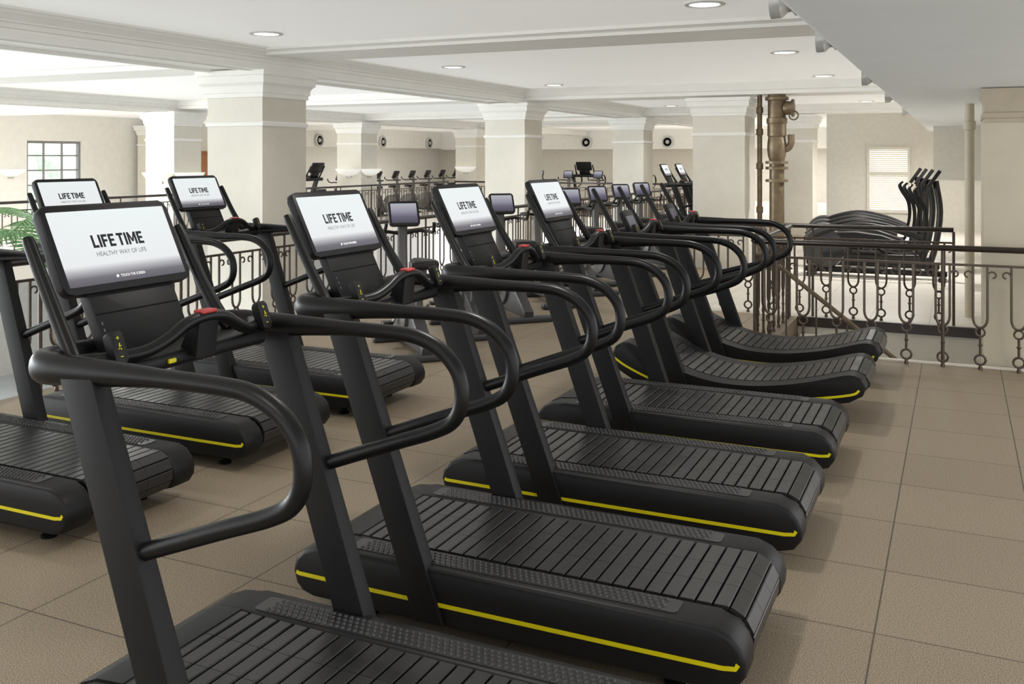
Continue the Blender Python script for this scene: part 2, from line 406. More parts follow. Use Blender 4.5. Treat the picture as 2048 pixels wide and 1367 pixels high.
# ------------------------------------------------------------------ treadmills
EX = Vector((0, 1, 0)); EY = Vector((-0.438, 0, 0.899)).normalized(); EN = EX.cross(EY)
CY = -0.045                                            # console centre line
SC = Vector((-0.9465, CY, 1.520))
NOSE = [(-0.80, 0.075), (0.79, 0.075), (0.850, 0.092), (0.882, 0.135), (0.885, 0.18), (0.868, 0.225), (0.83, 0.262), (0.775, 0.283),
        (-0.70, 0.283), (-0.78, 0.276), (-0.845, 0.25), (-0.885, 0.21), (-0.895, 0.165), (-0.88, 0.115), (-0.85, 0.088)]
CURT = [(-0.80, 0.40), (-0.74, 0.442), (-0.66, 0.44), (-0.52, 0.375), (-0.36, 0.30), (-0.18, 0.245), (0.0, 0.220), (0.2, 0.222), (0.4, 0.247), (0.6, 0.290), (0.78, 0.342), (0.86, 0.355), (0.925, 0.335)]
CURB = [(0.95, 0.28), (0.925, 0.22), (0.84, 0.17), (0.6, 0.115), (0.3, 0.085), (-0.1, 0.08), (-0.4, 0.10), (-0.62, 0.16), (-0.78, 0.25), (-0.825, 0.33)]

def deck(o):
    """the deck is a little narrower than the uprights; its near side lines up with the near upright"""
    o.scale.y = 0.937; o.location.y = -0.0275
    return o

def path_len(P):
    L = [0]
    for a, b in zip(P, P[1:]): L.append(L[-1]+math.hypot(b[0]-a[0], b[1]-a[1]))
    return L
def at_len(P, L, s):
    for i in range(len(P)-1):
        if L[i+1] >= s or i == len(P)-2:
            f = (s-L[i])/(L[i+1]-L[i]); a, b = P[i], P[i+1]
            tx, tz = (b[0]-a[0]), (b[1]-a[1]); l = math.hypot(tx, tz)
            return a[0]+tx*f, a[1]+tz*f, tx/l, tz/l

def belt_mesh(P, hw=0.262, pitch=0.060, wslat=0.053, th=0.014):
    bm = bm_new(); L = path_len(P); n = int(L[-1]/pitch)
    for i in range(n):
        x, z, tx, tz = at_len(P, L, (i+0.5)*pitch); nx, nz = -tz, tx
        for (ya, yb) in ((-hw, -0.086), (-0.084, 0.084), (0.086, hw)):
            V = []
            for yy in (ya, yb):
                for (a, h) in ((-wslat/2, -th), (wslat/2, -th), (wslat/2, -0.003), (wslat/2-0.004, 0), (-wslat/2+0.004, 0), (-wslat/2, -0.003)):
                    V.append(bm.verts.new((x+tx*a+nx*h, yy, z+tz*a+nz*h)))
            A, B = V[:6], V[6:]
            bm.faces.new(A); bm.faces.new(B[::-1])
            for k in range(6): bm.faces.new([A[k], B[k], B[(k+1) % 6], A[(k+1) % 6]])
    return bm
def belt_core(P, hw=0.262, th=0.013):
    bm = bm_new(); L = path_len(P); m = 60; prev = None
    for i in range(m+1):
        x, z, tx, tz = at_len(P, L, L[-1]*i/m); nx, nz = -tz, tx
        row = [bm.verts.new((x-nx*th, -hw, z-nz*th)), bm.verts.new((x-nx*th, hw, z-nz*th))]
        if prev: bm.faces.new([prev[0], prev[1], row[1], row[0]])
        prev = row
    return bm

def stripe_bm(P, y, s, hh=0.0075):
    bm = bm_new(); n = len(P); rows = []
    for i in range(n):
        a = P[max(0, i-1)]; c = P[min(n-1, i+1)]
        tx, tz = c[0]-a[0], c[1]-a[1]; l = math.hypot(tx, tz); nx, nz = -tz/l, tx/l
        x, z = P[i]
        rows.append([bm.verts.new((x+nx*hh, y, z+nz*hh)), bm.verts.new((x+nx*hh, y+s*0.003, z+nz*hh)), bm.verts.new((x-nx*hh, y+s*0.003, z-nz*hh)), bm.verts.new((x-nx*hh, y, z-nz*hh))])
    for A, B in zip(rows, rows[1:]):
        for k in range(4): bm.faces.new([A[k], A[(k+1) % 4], B[(k+1) % 4], B[k]])
    bm.faces.new(rows[0]); bm.faces.new(rows[-1][::-1])
    return bm

def dimples(s):
    bm = bm_new()
    plate(bm, (0.0, s*0.345, 0.2865), (1, 0, 0), (0, 1, 0), 1.30, 0.104, 0.02, 0.006)
    for r in range(4):
        for c in range(52):
            x = -0.60+c*0.0232+(0.0116 if r % 2 else 0); y = s*0.345-0.036+r*0.024
            A = [bm.verts.new((x+0.0095*math.cos(k*PI/3), y+0.0095*math.sin(k*PI/3), 0.2862)) for k in range(6)]
            B = [bm.verts.new((x+0.0055*math.cos(k*PI/3), y+0.0055*math.sin(k*PI/3), 0.2925)) for k in range(6)]
            bm.faces.new(B)
            for k in range(6): bm.faces.new([A[k], A[(k+1) % 6], B[(k+1) % 6], B[k]])
    return bm

def handrail_bm(s, ext=0.0):
    e = ext
    pts = [(-0.905, s*0.22, 1.205), (-0.905, s*0.32, 1.205), (-0.882, s*0.385, 1.205), (-0.82, s*0.412, 1.207), (-0.62, s*0.412, 1.213), (-0.40, s*0.412, 1.218),
           (-0.20+e, s*0.412, 1.218), (-0.10+e, s*0.412, 1.208), (-0.015+e, s*0.412, 1.170), (0.042+e, s*0.412, 1.105), (0.055+e, s*0.412, 1.025), (0.028+e, s*0.412, 0.955),
           (-0.045+e, s*0.412, 0.910), (-0.20+e, s*0.412, 0.852), (-0.49, s*0.412, 0.742)]
    rr = [(0.042, 0.030), (0.044, 0.031), (0.047, 0.033), (0.047, 0.034), (0.038, 0.034), (0.026, 0.025)]+[(0.0245, 0.0245)]*9
    bm = bm_new(); tube(bm, catmull(pts, 5), lerp_list(rr, 5), 16)
    return bm

def make_treadmill(label, loc, curved=False):
    t = thing('curved_treadmill' if curved else 'treadmill', label, 'treadmill', loc, 0, 'black slat belt treadmills')
    prof = (CURT+CURB) if curved else NOSE
    if curved:
        top = [(p.x, p.z) for p in catmull([(x, 0, z) for x, z in CURT], 4)]
        prof = top+CURB
    for s in (-1, 1):
        bm = bm_new(); prism(bm, prof, s*0.435, s*0.268, 0.018, 3); deck(obj('side_pod', bm, M['black'], t))
    if not curved:
        P = [(-0.70, 0.2845), (0.77, 0.2845)]
        for k in range(1, 15):
            a = PI/2-PI*0.85*k/14; P.append((0.778+0.103*math.cos(a), 0.181+0.1035*math.sin(a)))
        bm = bm_new(); prism(bm, [(-0.68, 0.10), (-0.68, 0.288), (-0.78, 0.280), (-0.845, 0.253), (-0.88, 0.21), (-0.888, 0.165), (-0.87, 0.115), (-0.84, 0.10)], -0.27, 0.27); deck(obj('front_cover', bm, M['black'], t))
    else:
        P = [(p.x, p.z+0.003) for p in catmull([(x, 0, z) for x, z in CURT[1:]], 5)]
        P += [(0.955, 0.29), (0.95, 0.25), (0.92, 0.215)]
    deck(obj('belt', belt_mesh(P), M['slat'], t, 20))
    deck(obj('belt_core', belt_core(P), M['dark'], t))
    if not curved:
        for s in (-1, 1): deck(obj('dimpled_strip', dimples(s), M['slat'], t, 25))
    bm = bm_new()
    if curved: prism(bm, [(-0.6, 0.17), (0.75, 0.15), (0.6, 0.05), (-0.6, 0.05)], -0.25, 0.25)
    else: bx(bm, -0.70, 0.74, -0.27, 0.27, 0.045, 0.255, 0.01)
    deck(obj('chassis', bm, M['dark'], t))
    for s in (-1, 1):
        if curved:
            sp = [(-0.80, 0.335), (-0.70, 0.275), (-0.5, 0.195), (-0.3, 0.15), (0, 0.13), (0.3, 0.14), (0.6, 0.175), (0.85, 0.225), (0.905, 0.26)]
            sp = [(p.x, p.z) for p in catmull([(x, 0, z) for x, z in sp], 4)]
        else:
            sp = [(-0.875, 0.163), (-0.86, 0.159), (-0.5, 0.156), (0.5, 0.156), (0.81, 0.157), (0.852, 0.163), (0.860, 0.178)]
        deck(obj('accent_stripe', stripe_bm(sp, s*0.4345, s), M['yellow'], t))
    for sx in (-0.62, 0.62):
        for sy in (-0.3, 0.3):
            bm = bm_new(); lathe(bm, [(0.038, 0), (0.038, 0.012), (0.02, 0.02), (0.016, 0.12)], (sx, sy, 0), seg=12); deck(obj('foot', bm, M['dark'], t))
    for s in (-1, 1):
        bm = bm_new()
        prism(bm, [(-0.331, 0.085), (-0.208, 0.085), (-0.623, 1.205), (-0.747, 1.205)], s*0.450, s*0.380, 0.005, 2)
        for v in bm.verts:
            if v.co.z > 0.6: v.co.y = s*0.412+(v.co.y-s*0.412)*0.84
            elif s > 0: v.co.y -= 0.030
        obj('post', bm, M['post'], t)
        obj('handrail', handrail_bm(s, 0.09 if curved else 0.0), M['tube'], t, 50)
        bm = bm_new(); g = 0.30
        gp = catmull([(-0.775, CY+s*(g+0.02), 1.215), (-0.815, CY+s*(g+0.012), 1.265), (-0.89, CY+s*(g+0.004), 1.38), (-0.985, CY+s*g, 1.545), (-0.992, CY+s*g, 1.557)], 4)
        tube(bm, gp, lerp_list([(0.023, 0.023), (0.023, 0.023), (0.020, 0.020), (0.018, 0.018), (0.010, 0.010)], 4), 12); obj('upright_grip', bm, M['tube'], t, 60)
    bm = bm_new(); tube(bm, [(-0.905, -0.26, 1.205), (-0.905, 0.26, 1.205)], [(0.041, 0.030)]*2, 14); obj('crossbar', bm, M['black'], t)
    bm = bm_new(); bx(bm, -0.93, -0.655, -0.36, 0.33, 1.160, 1.212, 0.02, 3); obj('console_tray', bm, M['black'], t)
    if not curved:
        pc = SC-EY*0.145-EY*0.088-EN*0.012
        bm = bm_new(); plate(bm, pc, EX, EY, 0.345, 0.225, 0.012, 0.035, 0.004); cp = obj('console_panel', bm, M['black'], t)
        bm = bm_new(); plate(bm, pc+EN*0.001+EY*0.02, EX, EY, 0.33, 0.004, 0.001, 0.002); obj('panel_seam', bm, M['dark'], cp)
        bm = bm_new()
        for k in range(3): plate(bm, pc+EN*0.002-EX*0.155+EY*(-0.01-0.022*k), EX, EY, 0.004, 0.010, 0.001, 0.002)
        obj('port_mark', bm, M['greyink'], cp)
        bm = bm_new(); plate(bm, SC, EX, EY, 0.510, 0.292, 0.028, 0.034, 0.006); sc = obj('screen', bm, M['black'], t)
        bm = bm_new(); plate(bm, SC+EN*0.0015, EX, EY, 0.468, 0.246, 0.004, 0.002); obj('display', bm, M['display'], sc)
        F0 = SC+EN*0.0017
        block_text('lettering', 'LIFE TIME', M['ink'], sc, F0+EY*0.017, EX, EY, 0.206, 0.043)
        text_obj('lettering', 'HEALTHY WAY OF LIFE', M['greyink'], sc, F0-EY*0.026, EX, EY, 0.200, 0.015, 0.0)
        text_obj('lettering', 'TOUCH THE SCREEN', M['white'], sc, F0-EY*0.104+EX*0.012, EX, EY, 0.098, 0.0088, 0.0)
        bm = bm_new(); plate(bm, SC+EN*0.0024-EY*0.104-EX*0.050, (EX+EY).normalized(), (EY-EX).normalized(), 0.0085, 0.0085, 0.002, 0.0005); obj('touch_symbol', bm, M['white'], sc)
    else:
        pc = Vector((-0.80, 0, 1.30))
        bm = bm_new(); plate(bm, pc, EX, EY, 0.24, 0.20, 0.03, 0.03, 0.005); sc = obj('screen', bm, M['black'], t)
        bm = bm_new(); plate(bm, pc+EN*0.002, EX, EY, 0.17, 0.10, 0.01, 0.003); obj('display', bm, M['greyink'], sc)
    hb = [(-0.76, -0.37, 1.222), (-0.69, -0.30, 1.226), (-0.655, -0.22, 1.232), (-0.637, -0.15, 1.258), (-0.63, -0.09, 1.29), (-0.628, -0.03, 1.303), (-0.628, 0.03, 1.303), (-0.63, 0.09, 1.29), (-0.637, 0.15, 1.258), (-0.655, 0.22, 1.232), (-0.69, 0.30, 1.226), (-0.76, 0.37, 1.222)]
    bm = bm_new(); tube(bm, catmull(hb, 4), 0.020, 12); obj('handlebar', bm, M['tube'], t, 60)
    bm = bm_new(); prism(bm, [(-0.70, 1.20), (-0.645, 1.302), (-0.612, 1.302), (-0.625, 1.18)], -0.045, 0.045, 0.008); obj('console_neck', bm, M['black'], t)
    bm = bm_new(); bx(bm, -0.650, -0.608, -0.032, 0.032, 1.316, 1.327, 0.004); obj('stop_button', bm, M['red'], t)
    bm = bm_new(); bx(bm, -0.655, -0.645, -0.135, -0.105, 1.180, 1.194, 0.003); obj('safety_clip', bm, M['yellow'], t)
    LY = Vector((-0.35, 0, 0.94)).normalized(); LN = EX.cross(LY)
    for s in (-1, 1):
        o = Vector((-0.655, s*0.315, 1.262))
        bm = bm_new(); plate(bm, o, EX, LY, 0.046, 0.095, 0.012, 0.03, 0.005); lv = obj('control_lever', bm, M['black'], t)
        bm = bm_new(); q = 0.8
        for (a, c, w, h) in ((0, 0.034, 0.013, 0.0028), (0, 0.034, 0.0028, 0.013), (0, -0.034, 0.013, 0.0028), (0.002, 0.013, 0.0045, 0.0045), (0, 0.005, 0.0035, 0.011), (0.004, 0.005, 0.010, 0.0025), (-0.004, -0.005, 0.009, 0.0025), (0.005, -0.007, 0.0025, 0.008)):
            plate(bm, o+LN*0.0015+EX*a*q+LY*c*q, EX, LY, w*q, h*q, 0.0008, 0.001)
        obj('lever_symbol', bm, M['yellow'], lv)
    return t

YC = [1.884+1.21*i+0.435 for i in range(6)]
XT = -1.5
tm = make_treadmill('nearest black treadmill, its belt cut off by the bottom of the photo', (XT, YC[0], 0))
G = 'black slat belt treadmills'
dup(tm, (XT, YC[1], 0), 0, 'second nearest front row treadmill, whole belt in view at bottom centre', G)
dup(tm, (XT, YC[2], 0), 0, 'third treadmill from the camera in the front row, middle of photo', G)
dup(tm, (XT, YC[3], 0), 0, 'fourth front row treadmill, the farthest with a flat belt', G)
ct = make_treadmill('curved black treadmill next to the fourth flat one, without a tall screen', (XT, YC[4], 0), True)
dup(ct, (XT, YC[5], 0), 0, 'farthest curved black treadmill in front of the iron railing', G)
XB = XT-3.04
dup(tm, (XB, YC[1], 0), 0, 'back row treadmill cut off by the left edge of the photo', G)
dup(tm, (XB, YC[2], 0), 0, 'middle back row treadmill, screen peeking behind the largest screen', G)
dup(tm, (XB, YC[3], 0), 0, 'back row treadmill in front of the nearest wide cream column', G)
dup(tm, (-10.9, 29.8, 0), PI/2, 'distant treadmill seen from behind its dark console, left of a pair', G)
dup(tm, (-9.2, 29.8, 0), PI/2, 'distant treadmill seen from behind its dark console, right of a pair', G)
dup(tm, (-4.75, 20.2, 0), 0, 'distant treadmill left of two between pale column and brass pipes', G)
dup(tm, (-4.75, 21.4, 0), 0, 'distant treadmill right of two between pale column and brass pipes', G)
dup(tm, (-16.6, 21.2, 0), PI, 'far treadmill across the void, nearer to the wide cream column', G)

# ------------------------------------------------------------------ bikes
def make_bike(label, loc, rz):
    t = thing('exercise_bike', label, 'exercise bike', loc, rz, 'grey exercise bikes')
    for x, w in ((-0.52, 0.30), (0.50, 0.27)):
        bm = bm_new(); bx(bm, x-0.055, x+0.055, -w, w, 0.0, 0.065, 0.02, 3); obj('stabiliser', bm, M['bike'], t)
    bm = bm_new(); prism(bm, [(-0.55, 0.05), (0.50, 0.05), (0.56, 0.12), (0.50, 0.30), (0.46, 0.60), (0.38, 0.68), (0.26, 0.62), (0.12, 0.48), (-0.08, 0.42), (-0.28, 0.30), (-0.56, 0.12)], -0.055, 0.055, 0.02, 3); obj('frame', bm, M['bike'], t)
    bm = bm_new(); lathe(bm, [(0.20, -0.105), (0.255, -0.085), (0.262, 0), (0.255, 0.085), (0.20, 0.105)], (0.20, 0, 0.36), (0, 1, 0), 28); obj('drive_housing', bm, M['bikelight'], t)
    bm = bm_new(); tube(bm, [(-0.20, 0, 0.30), (-0.33, 0, 0.80)], [(0.035, 0.028)]*2, 12); obj('seat_post', bm, M['bikelight'], t)
    bm = bm_new()
    L = [(-0.50, 0.09), (-0.47, 0.125), (-0.38, 0.13), (-0.28, 0.08), (-0.18, 0.035), (-0.14, 0.02), (-0.14, -0.02), (-0.18, -0.035), (-0.28, -0.08), (-0.38, -0.13), (-0.47, -0.125), (-0.50, -0.09)]
    prism(bm, L, 0.80, 0.88, 0.025, 3, axis='z'); obj('seat', bm, M['machine'], t)
    bm = bm_new(); tube(bm, catmull([(0.36, 0, 0.58), (0.40, 0, 0.85), (0.40, 0, 1.10), (0.38, 0, 1.20)], 4), [(0.05, 0.035)]*13, 12); obj('stem', bm, M['bikelight'], t)
    bm = bm_new()
    for s in (-1, 1):
        tube(bm, catmull([(0.40, s*0.03, 1.06), (0.42, s*0.16, 1.08), (0.36, s*0.24, 1.08), (0.18, s*0.245, 1.08), (0.10, s*0.235, 1.13), (0.08, s*0.23, 1.18)], 4), 0.017, 8)
    obj('handlebar', bm, M['machine'], t)
    EYb = Vector((0.42, 0, 0.907)).normalized(); EXb = Vector((0, -1, 0)); nb = EXb.cross(EYb)
    o = Vector((0.33, 0, 1.26))
    bm = bm_new(); plate(bm, o, EXb, EYb, 0.30, 0.25, 0.03, 0.04, 0.006); sc = obj('console', bm, M['machine'], t)
    bm = bm_new(); plate(bm, o+nb*0.002, EXb, EYb, 0.255, 0.20, 0.008, 0.003); obj('display', bm, M['bikedisplay'], sc)
    for s in (-1, 1):
        bm = bm_new(); tube(bm, [(0.06, s*0.07, 0.34), (0.06, s*0.13, 0.34), (0.06+s*0.12, s*0.145, 0.34-s*0.10)], 0.016, 8); obj('crank', bm, M['chrome'], t)
        bm = bm_new(); x = 0.06+s*0.12; z = 0.34-s*0.10; bx(bm, x-0.055, x+0.055, s*0.15, s*0.25, z-0.014, z+0.014, 0.006); obj('pedal', bm, M['machine'], t)
    return t
names = ['nearest grey exercise bike, seen between the second and third front screens',
         'grey exercise bike mostly hidden behind the third front treadmill screen',
         'grey exercise bike with console just right of the third front screen',
         'grey exercise bike behind the fourth front treadmill screen',
         'grey exercise bike with first console right of the fourth front screen',
         'grey exercise bike with second console right of the fourth front screen',
         'grey exercise bike with third console right of the fourth front screen',
         'farthest grey exercise bike, fourth console right of the fourth front screen']
bk = None
for i in range(8):
    loc = (-4.62, 7.75+1.1*i, 0)
    if i == 0: bk = make_bike(names[0], loc, R(135))
    else: dup(bk, loc, R(135), names[i])
nth = ['first', 'second', 'third', 'fourth', 'fifth', 'sixth', 'seventh', 'eighth', 'ninth']
for i in range(9):
    dup(bk, (-16.4, 22.9+1.0*i, 0), R(0), 'far exercise bike across the void, %s from the left in its row' % nth[i])
for i in range(4):
    dup(bk, (-12.2+1.0*i, 28.0, 0), R(90), 'far bike at the end railing in front of the dark consoles, %s from left' % nth[i])

# ------------------------------------------------------------------ elliptical trainers in the far hall
def make_elliptical(label, loc):
    t = thing('elliptical_trainer', label, 'elliptical trainer', loc, 0, 'black elliptical trainers')
    bm = bm_new(); bx(bm, -1.0, 1.0, -0.06, 0.06, 0.05, 0.13, 0.02); bx(bm, -0.95, -0.85, -0.30, 0.30, 0, 0.07, 0.02); bx(bm, 0.88, 0.98, -0.30, 0.30, 0, 0.07, 0.02); obj('base_frame', bm, M['machine'], t)
    bm = bm_new(); lathe(bm, [(0.20, -0.12), (0.30, -0.10), (0.32, 0), (0.30, 0.10), (0.20, 0.12)], (-0.72, 0, 0.42), (0, 1, 0), 28); obj('drive_housing', bm, M['bike'], t)
    bm = bm_new(); tube(bm, catmull([(0.72, 0, 0.08), (0.84, 0, 0.5), (0.90, 0, 1.0), (0.84, 0, 1.45)], 4), [(0.06, 0.045)]*13, 12); obj('upright_post', bm, M['machine'], t)
    for s in (-1, 1):
        dz = 0.10*s
        bm = bm_new(); tube(bm, catmull([(-0.72, s*0.17, 0.42+dz), (-0.2, s*0.17, 0.40+dz*0.6), (0.25, s*0.17, 0.33), (0.62, s*0.19, 0.34)], 4), [(0.035, 0.025)]*13, 10); obj('pedal_arm', bm, M['machine'], t)
        bm = bm_new(); bx(bm, -0.30, 0.08, s*0.10, s*0.25, 0.42+dz*0.5, 0.46+dz*0.5, 0.015); obj('foot_plate', bm, M['machine'], t)
        bm = bm_new(); tube(bm, catmull([(0.64, s*0.21, 0.34), (0.72, s*0.23, 0.75), (0.70, s*0.25, 1.02), (0.60, s*0.25, 1.20), (0.56, s*0.24, 1.30), (0.60, s*0.20, 1.36)], 4), 0.018, 10); obj('moving_arm', bm, M['tube'], t)
        bm = bm_new(); tube(bm, catmull([(-1.0, s*0.24, 0.48), (-0.80, s*0.25, 0.62), (-0.45, s*0.26, 0.75), (-0.10, s*0.26, 0.80), (0.32, s*0.25, 0.72), (0.68, s*0.21, 0.58)], 4), [(0.030, 0.022)]*21, 10); obj('side_rail', bm, M['machine'], t)
    bm = bm_new(); prism(bm, [(-0.95, 0.44), (-0.80, 0.58), (-0.55, 0.66), (-0.25, 0.68), (0.10, 0.63), (0.45, 0.52), (0.45, 0.46), (0.05, 0.50), (-0.30, 0.50), (-0.60, 0.38)], -0.10, 0.10, 0.015); obj('rear_shroud', bm, M['machine'], t)
    ey = Vector((0.55, 0, 0.83)).normalized(); ex = Vector((0, -1, 0)); n = ex.cross(ey); o = Vector((0.80, 0, 1.49))
    bm = bm_new(); plate(bm, o, ex, ey, 0.42, 0.30, 0.03, 0.05, 0.006); c = obj('console', bm, M['machine'], t)
    bm = bm_new(); plate(bm, o+n*0.002, ex, ey, 0.36, 0.23, 0.01, 0.003); obj('display', bm, M['bikedisplay'], c)
    return t
en = ['nearest', 'second nearest', 'third nearest', 'farthest']
el = None
for i in range(4):
    lab = '%s black elliptical trainer of the row on the pale hall floor' % en[i]
    loc = (-1.15-0.12*i, 15.4+1.0*i, 0)
    if i == 0: el = make_elliptical(lab, loc)
    else: dup(el, loc, 0, lab)

# ------------------------------------------------------------------ ornamental railings
def baluster_bm():
    bm = bm_new(); r = 0.012; sg = 6
    U = [(-0.055, 0, 0.88), (-0.055, 0, 0.44)]
    for k in range(1, 8):
        a = PI+PI*k/8; U.append((0.055*math.cos(a), 0, 0.44+0.085*math.sin(a)))
    U += [(0.055, 0, 0.44), (0.055, 0, 0.88)]
    tube(bm, U, r, sg, up=(0, 1, 0))
    ring(bm, (0, 0, 0.318), 0.036, 0.010)
    tube(bm, [(0, 0, 0.28), (0, 0, 0.13)], r, sg)
    lathe(bm, [(0.012, 0.20), (0.022, 0.21), (0.012, 0.22)], (0, 0, 0), seg=8)
    ring(bm, (0, 0, 0.085), 0.042, 0.011)
    lathe(bm, [(0.018, 0.0), (0.018, 0.012), (0.010, 0.045)], (0, 0, 0), seg=8)
    for s in (-1, 1):
        sp = []
        for k in range(13):
            a = k/12*1.5*PI; rr = 0.036*(1-0.45*k/12)
            sp.append((s*(0.094-rr*math.cos(a)), 0, 0.80+rr*math.sin(a)))
        tube(bm, [(s*0.058, 0, 0.60)]+sp, 0.008, 5, up=(0, 1, 0))
    return bm
BAL = [None]
def make_railing(label, p0, ang, n, pitch=0.29):
    t = thing('railing', label, 'railing', (p0[0], p0[1], 0), ang, 'ornamental iron railings')
    L = n*pitch
    bm = bm_new(); tube(bm, [(0, 0, 1.02), (L, 0, 1.02)], [(0.026, 0.036)]*2, 12); obj('handrail', bm, M['rail'], t)
    bm = bm_new(); bx(bm, 0, L, -0.012, 0.012, 0.872, 0.892); obj('flat_bar', bm, M['bronze'], t)
    for i in range(n):
        if BAL[0] is None:
            o = obj('baluster', baluster_bm(), M['bronze'], t); BAL[0] = o
        else:
            o = BAL[0].copy(); C.objects.link(o); o.parent = t
        o.location = ((i+0.5)*pitch, 0, 0)
    k = max(2, int(L/1.45)+1)
    for j in range(k):
        x = L*j/(k-1)
        bm = bm_new(); tube(bm, [(x, 0, 0), (x, 0, 1.0)], 0.015, 8); obj('post', bm, M['bronze'], t)
    return t
make_railing('iron railing at right, in front of stair opening and pilaster', (-1.72, 9.06), 0, 11)
make_railing('short iron railing at left end of the stair opening', (-1.73, 9.12), PI/2, 7)
make_railing('iron railing on the far side of the stair opening, behind brass pipes', (-2.95, 11.32), 0, 10)
make_railing('long iron railing along the void behind treadmills and bikes', (-6.30, -0.7), PI/2, 95)
make_railing('iron railing along the far left side of the void', (-14.75, 2.0), PI/2, 86)
make_railing('iron railing across the distant end of the void', (-14.6, 27.1), 0, 28)

# stairs
t = thing('staircase', 'staircase descending to the right behind the front iron railing', 'stairs', (-1.62, 9.25, -4))
for k in range(8):
    bm = bm_new(); bx(bm, 0.02+k*0.22, 0.02+(k+1)*0.22, 0.0, 1.90, 4-0.17*(k+1)-0.5, 4-0.17*(k+1), 0.005); obj('step', bm, M['hall'], t)
bm = bm_new(); tube(bm, [(0.02, 0.35, 4.75), (1.75, 0.35, 3.41)], 0.022, 10); obj('handrail', bm, M['brass'], t)
bm = bm_new()
for k in range(6):
    x = 0.1+k*0.28; zt = 4.77-x*0.7736
    tube(bm, [(x, 0.35, zt), (x, 0.35, zt-0.85)], 0.01, 6)
obj('stair_bars', bm, M['bronze'], t)

# ------------------------------------------------------------------ pipes
t = thing('standpipe', 'thick aged brass standpipe with flanges and valve, right of cream column', 'pipe', (-2.64, 15.75, 0))
q = 1.42
bm = bm_new(); lathe(bm, [(0.12*q, 0), (0.12*q, 0.03), (0.085*q, 0.035), (0.082*q, 1.50), (0.082*q, 1.8)]); obj('lower_pipe', bm, M['brass'], t)
for z in (1.40, 1.60, 1.69):
    bm = bm_new(); lathe(bm, [(0.088*q, 0), (0.125*q, 0.004), (0.125*q, 0.045), (0.088*q, 0.05)], (0, 0, z)); f = obj('flange', bm, M['brass'], t)
bm = bm_new(); lathe(bm, [(0.082*q, 1.74), (0.10*q, 1.82), (0.108*q, 1.93), (0.105*q, 2.03), (0.095*q, 2.12), (0.105*q, 2.14), (0.105*q, 2.33), (0.115*q, 2.34), (0.115*q, 2.42), (0.10*q, 2.43), (0.10*q, 2.70), (0.13*q, 2.71), (0.13*q, 2.76), (0.10*q, 2.77), (0.10*q, 2.80)]); obj('upper_pipe', bm, M['brass'], t)
bm = bm_new(); tube(bm, catmull([(0.0, 0, 1.95), (0.15, 0, 1.93), (0.22, 0, 2.02), (0.22, 0, 2.16)], 4), 0.055, 10); obj('elbow', bm, M['brass'], t)
bm = bm_new(); lathe(bm, [(0.09, 0), (0.11, 0.03), (0.11, 0.12), (0.14, 0.125), (0.14, 0.16), (0.06, 0.17)], (0.11, -0.02, 2.58), (1, 0, 0)); ring(bm, (0.27, -0.06, 2.46), 0.07, 0.014); obj('valve', bm, M['brass'], t)
t = thing('thin_pipe', 'thin aged brass pipe left of the thick standpipe', 'pipe', (-2.91, 15.75, 0))
bm = bm_new(); lathe(bm, [(0.040, 0), (0.040, 2.80)], seg=12); obj('tube', bm, M['brass'], t)
for z in (0.9, 1.6, 2.15, 2.5):
    bm = bm_new(); lathe(bm, [(0.042, 0), (0.056, 0.01), (0.056, 0.10), (0.042, 0.11)], (0, 0, z), seg=12); obj('coupling', bm, M['brass'], t)
t = thing('painted_pipe', 'cream painted vertical pipe left of the right pilaster', 'pipe', (0.11, 12.0, 0))
bm = bm_new(); lathe(bm, [(0.05, 0), (0.05, 2.4)], seg=14); obj('tube', bm, M['stone'], t)
bm = bm_new(); lathe(bm, [(0.052, 2.1), (0.066, 2.11), (0.066, 2.2), (0.052, 2.21)], seg=14); obj('coupling', bm, M['stone'], t)

# ------------------------------------------------------------------ ceiling fixtures
def make_down(label, x, y):
    t = thing('ceiling_downlight', label, 'ceiling light', (x, y, 2.985), 0, 'round recessed ceiling lights')
    bm = bm_new(); lathe(bm, [(0.115, 0.015), (0.16, 0.015), (0.165, 0.008), (0.155, 0.0), (0.125, 0.0), (0.115, 0.008)], seg=24); obj('trim_ring', bm, M['lamprim'], t)
    bm = bm_new(); lathe(bm, [(0.116, 0.004), (0.116, 0.014)], seg=24); obj('lens', bm, M['lamp'], t)
    return t
dl = None
ordn = ['nearest', 'second', 'third', 'fourth', 'fifth']
for xx, row in ((-1.8, 'right row beside the grey soffit'), (-6.08, 'left row beside the long beam')):
    for i, yy in enumerate((7.45, 11.25, 14.75, 18.4, 21.9)):
        lab = '%s recessed round ceiling light in the %s' % (ordn[i], row)
        if dl is None: dl = make_down(lab, xx, yy)
        else: dup(dl, (xx, yy, 2.985), 0, lab)
nz = None
for i, yy in enumerate((4.42, 5.95, 8.9, 11.8, 15.5)):
    lab = 'round metal air nozzle on soffit edge, %s from the camera' % ordn[i]
    if nz is None:
        nz = thing('air_nozzle', lab, 'air vent', (-0.64, yy, 2.50), 0, 'air nozzles on the soffit')
        bm = bm_new(); lathe(bm, [(0.07, 0), (0.07, 0.02), (0.052, 0.035), (0.052, 0.05), (0.078, 0.08), (0.08, 0.125), (0.07, 0.125), (0.058, 0.07)], (0, 0, 0), (-1, 0, 0), 24); obj('bell', bm, M['nozzle'], nz)
        bm = bm_new(); lathe(bm, [(0.06, 0.07), (0.06, 0.08)], (0, 0, 0), (-1, 0, 0), 16); obj('throat', bm, M['dark'], nz)
    else: dup(nz, (-0.64, yy, 2.50), 0, lab)
rd = None
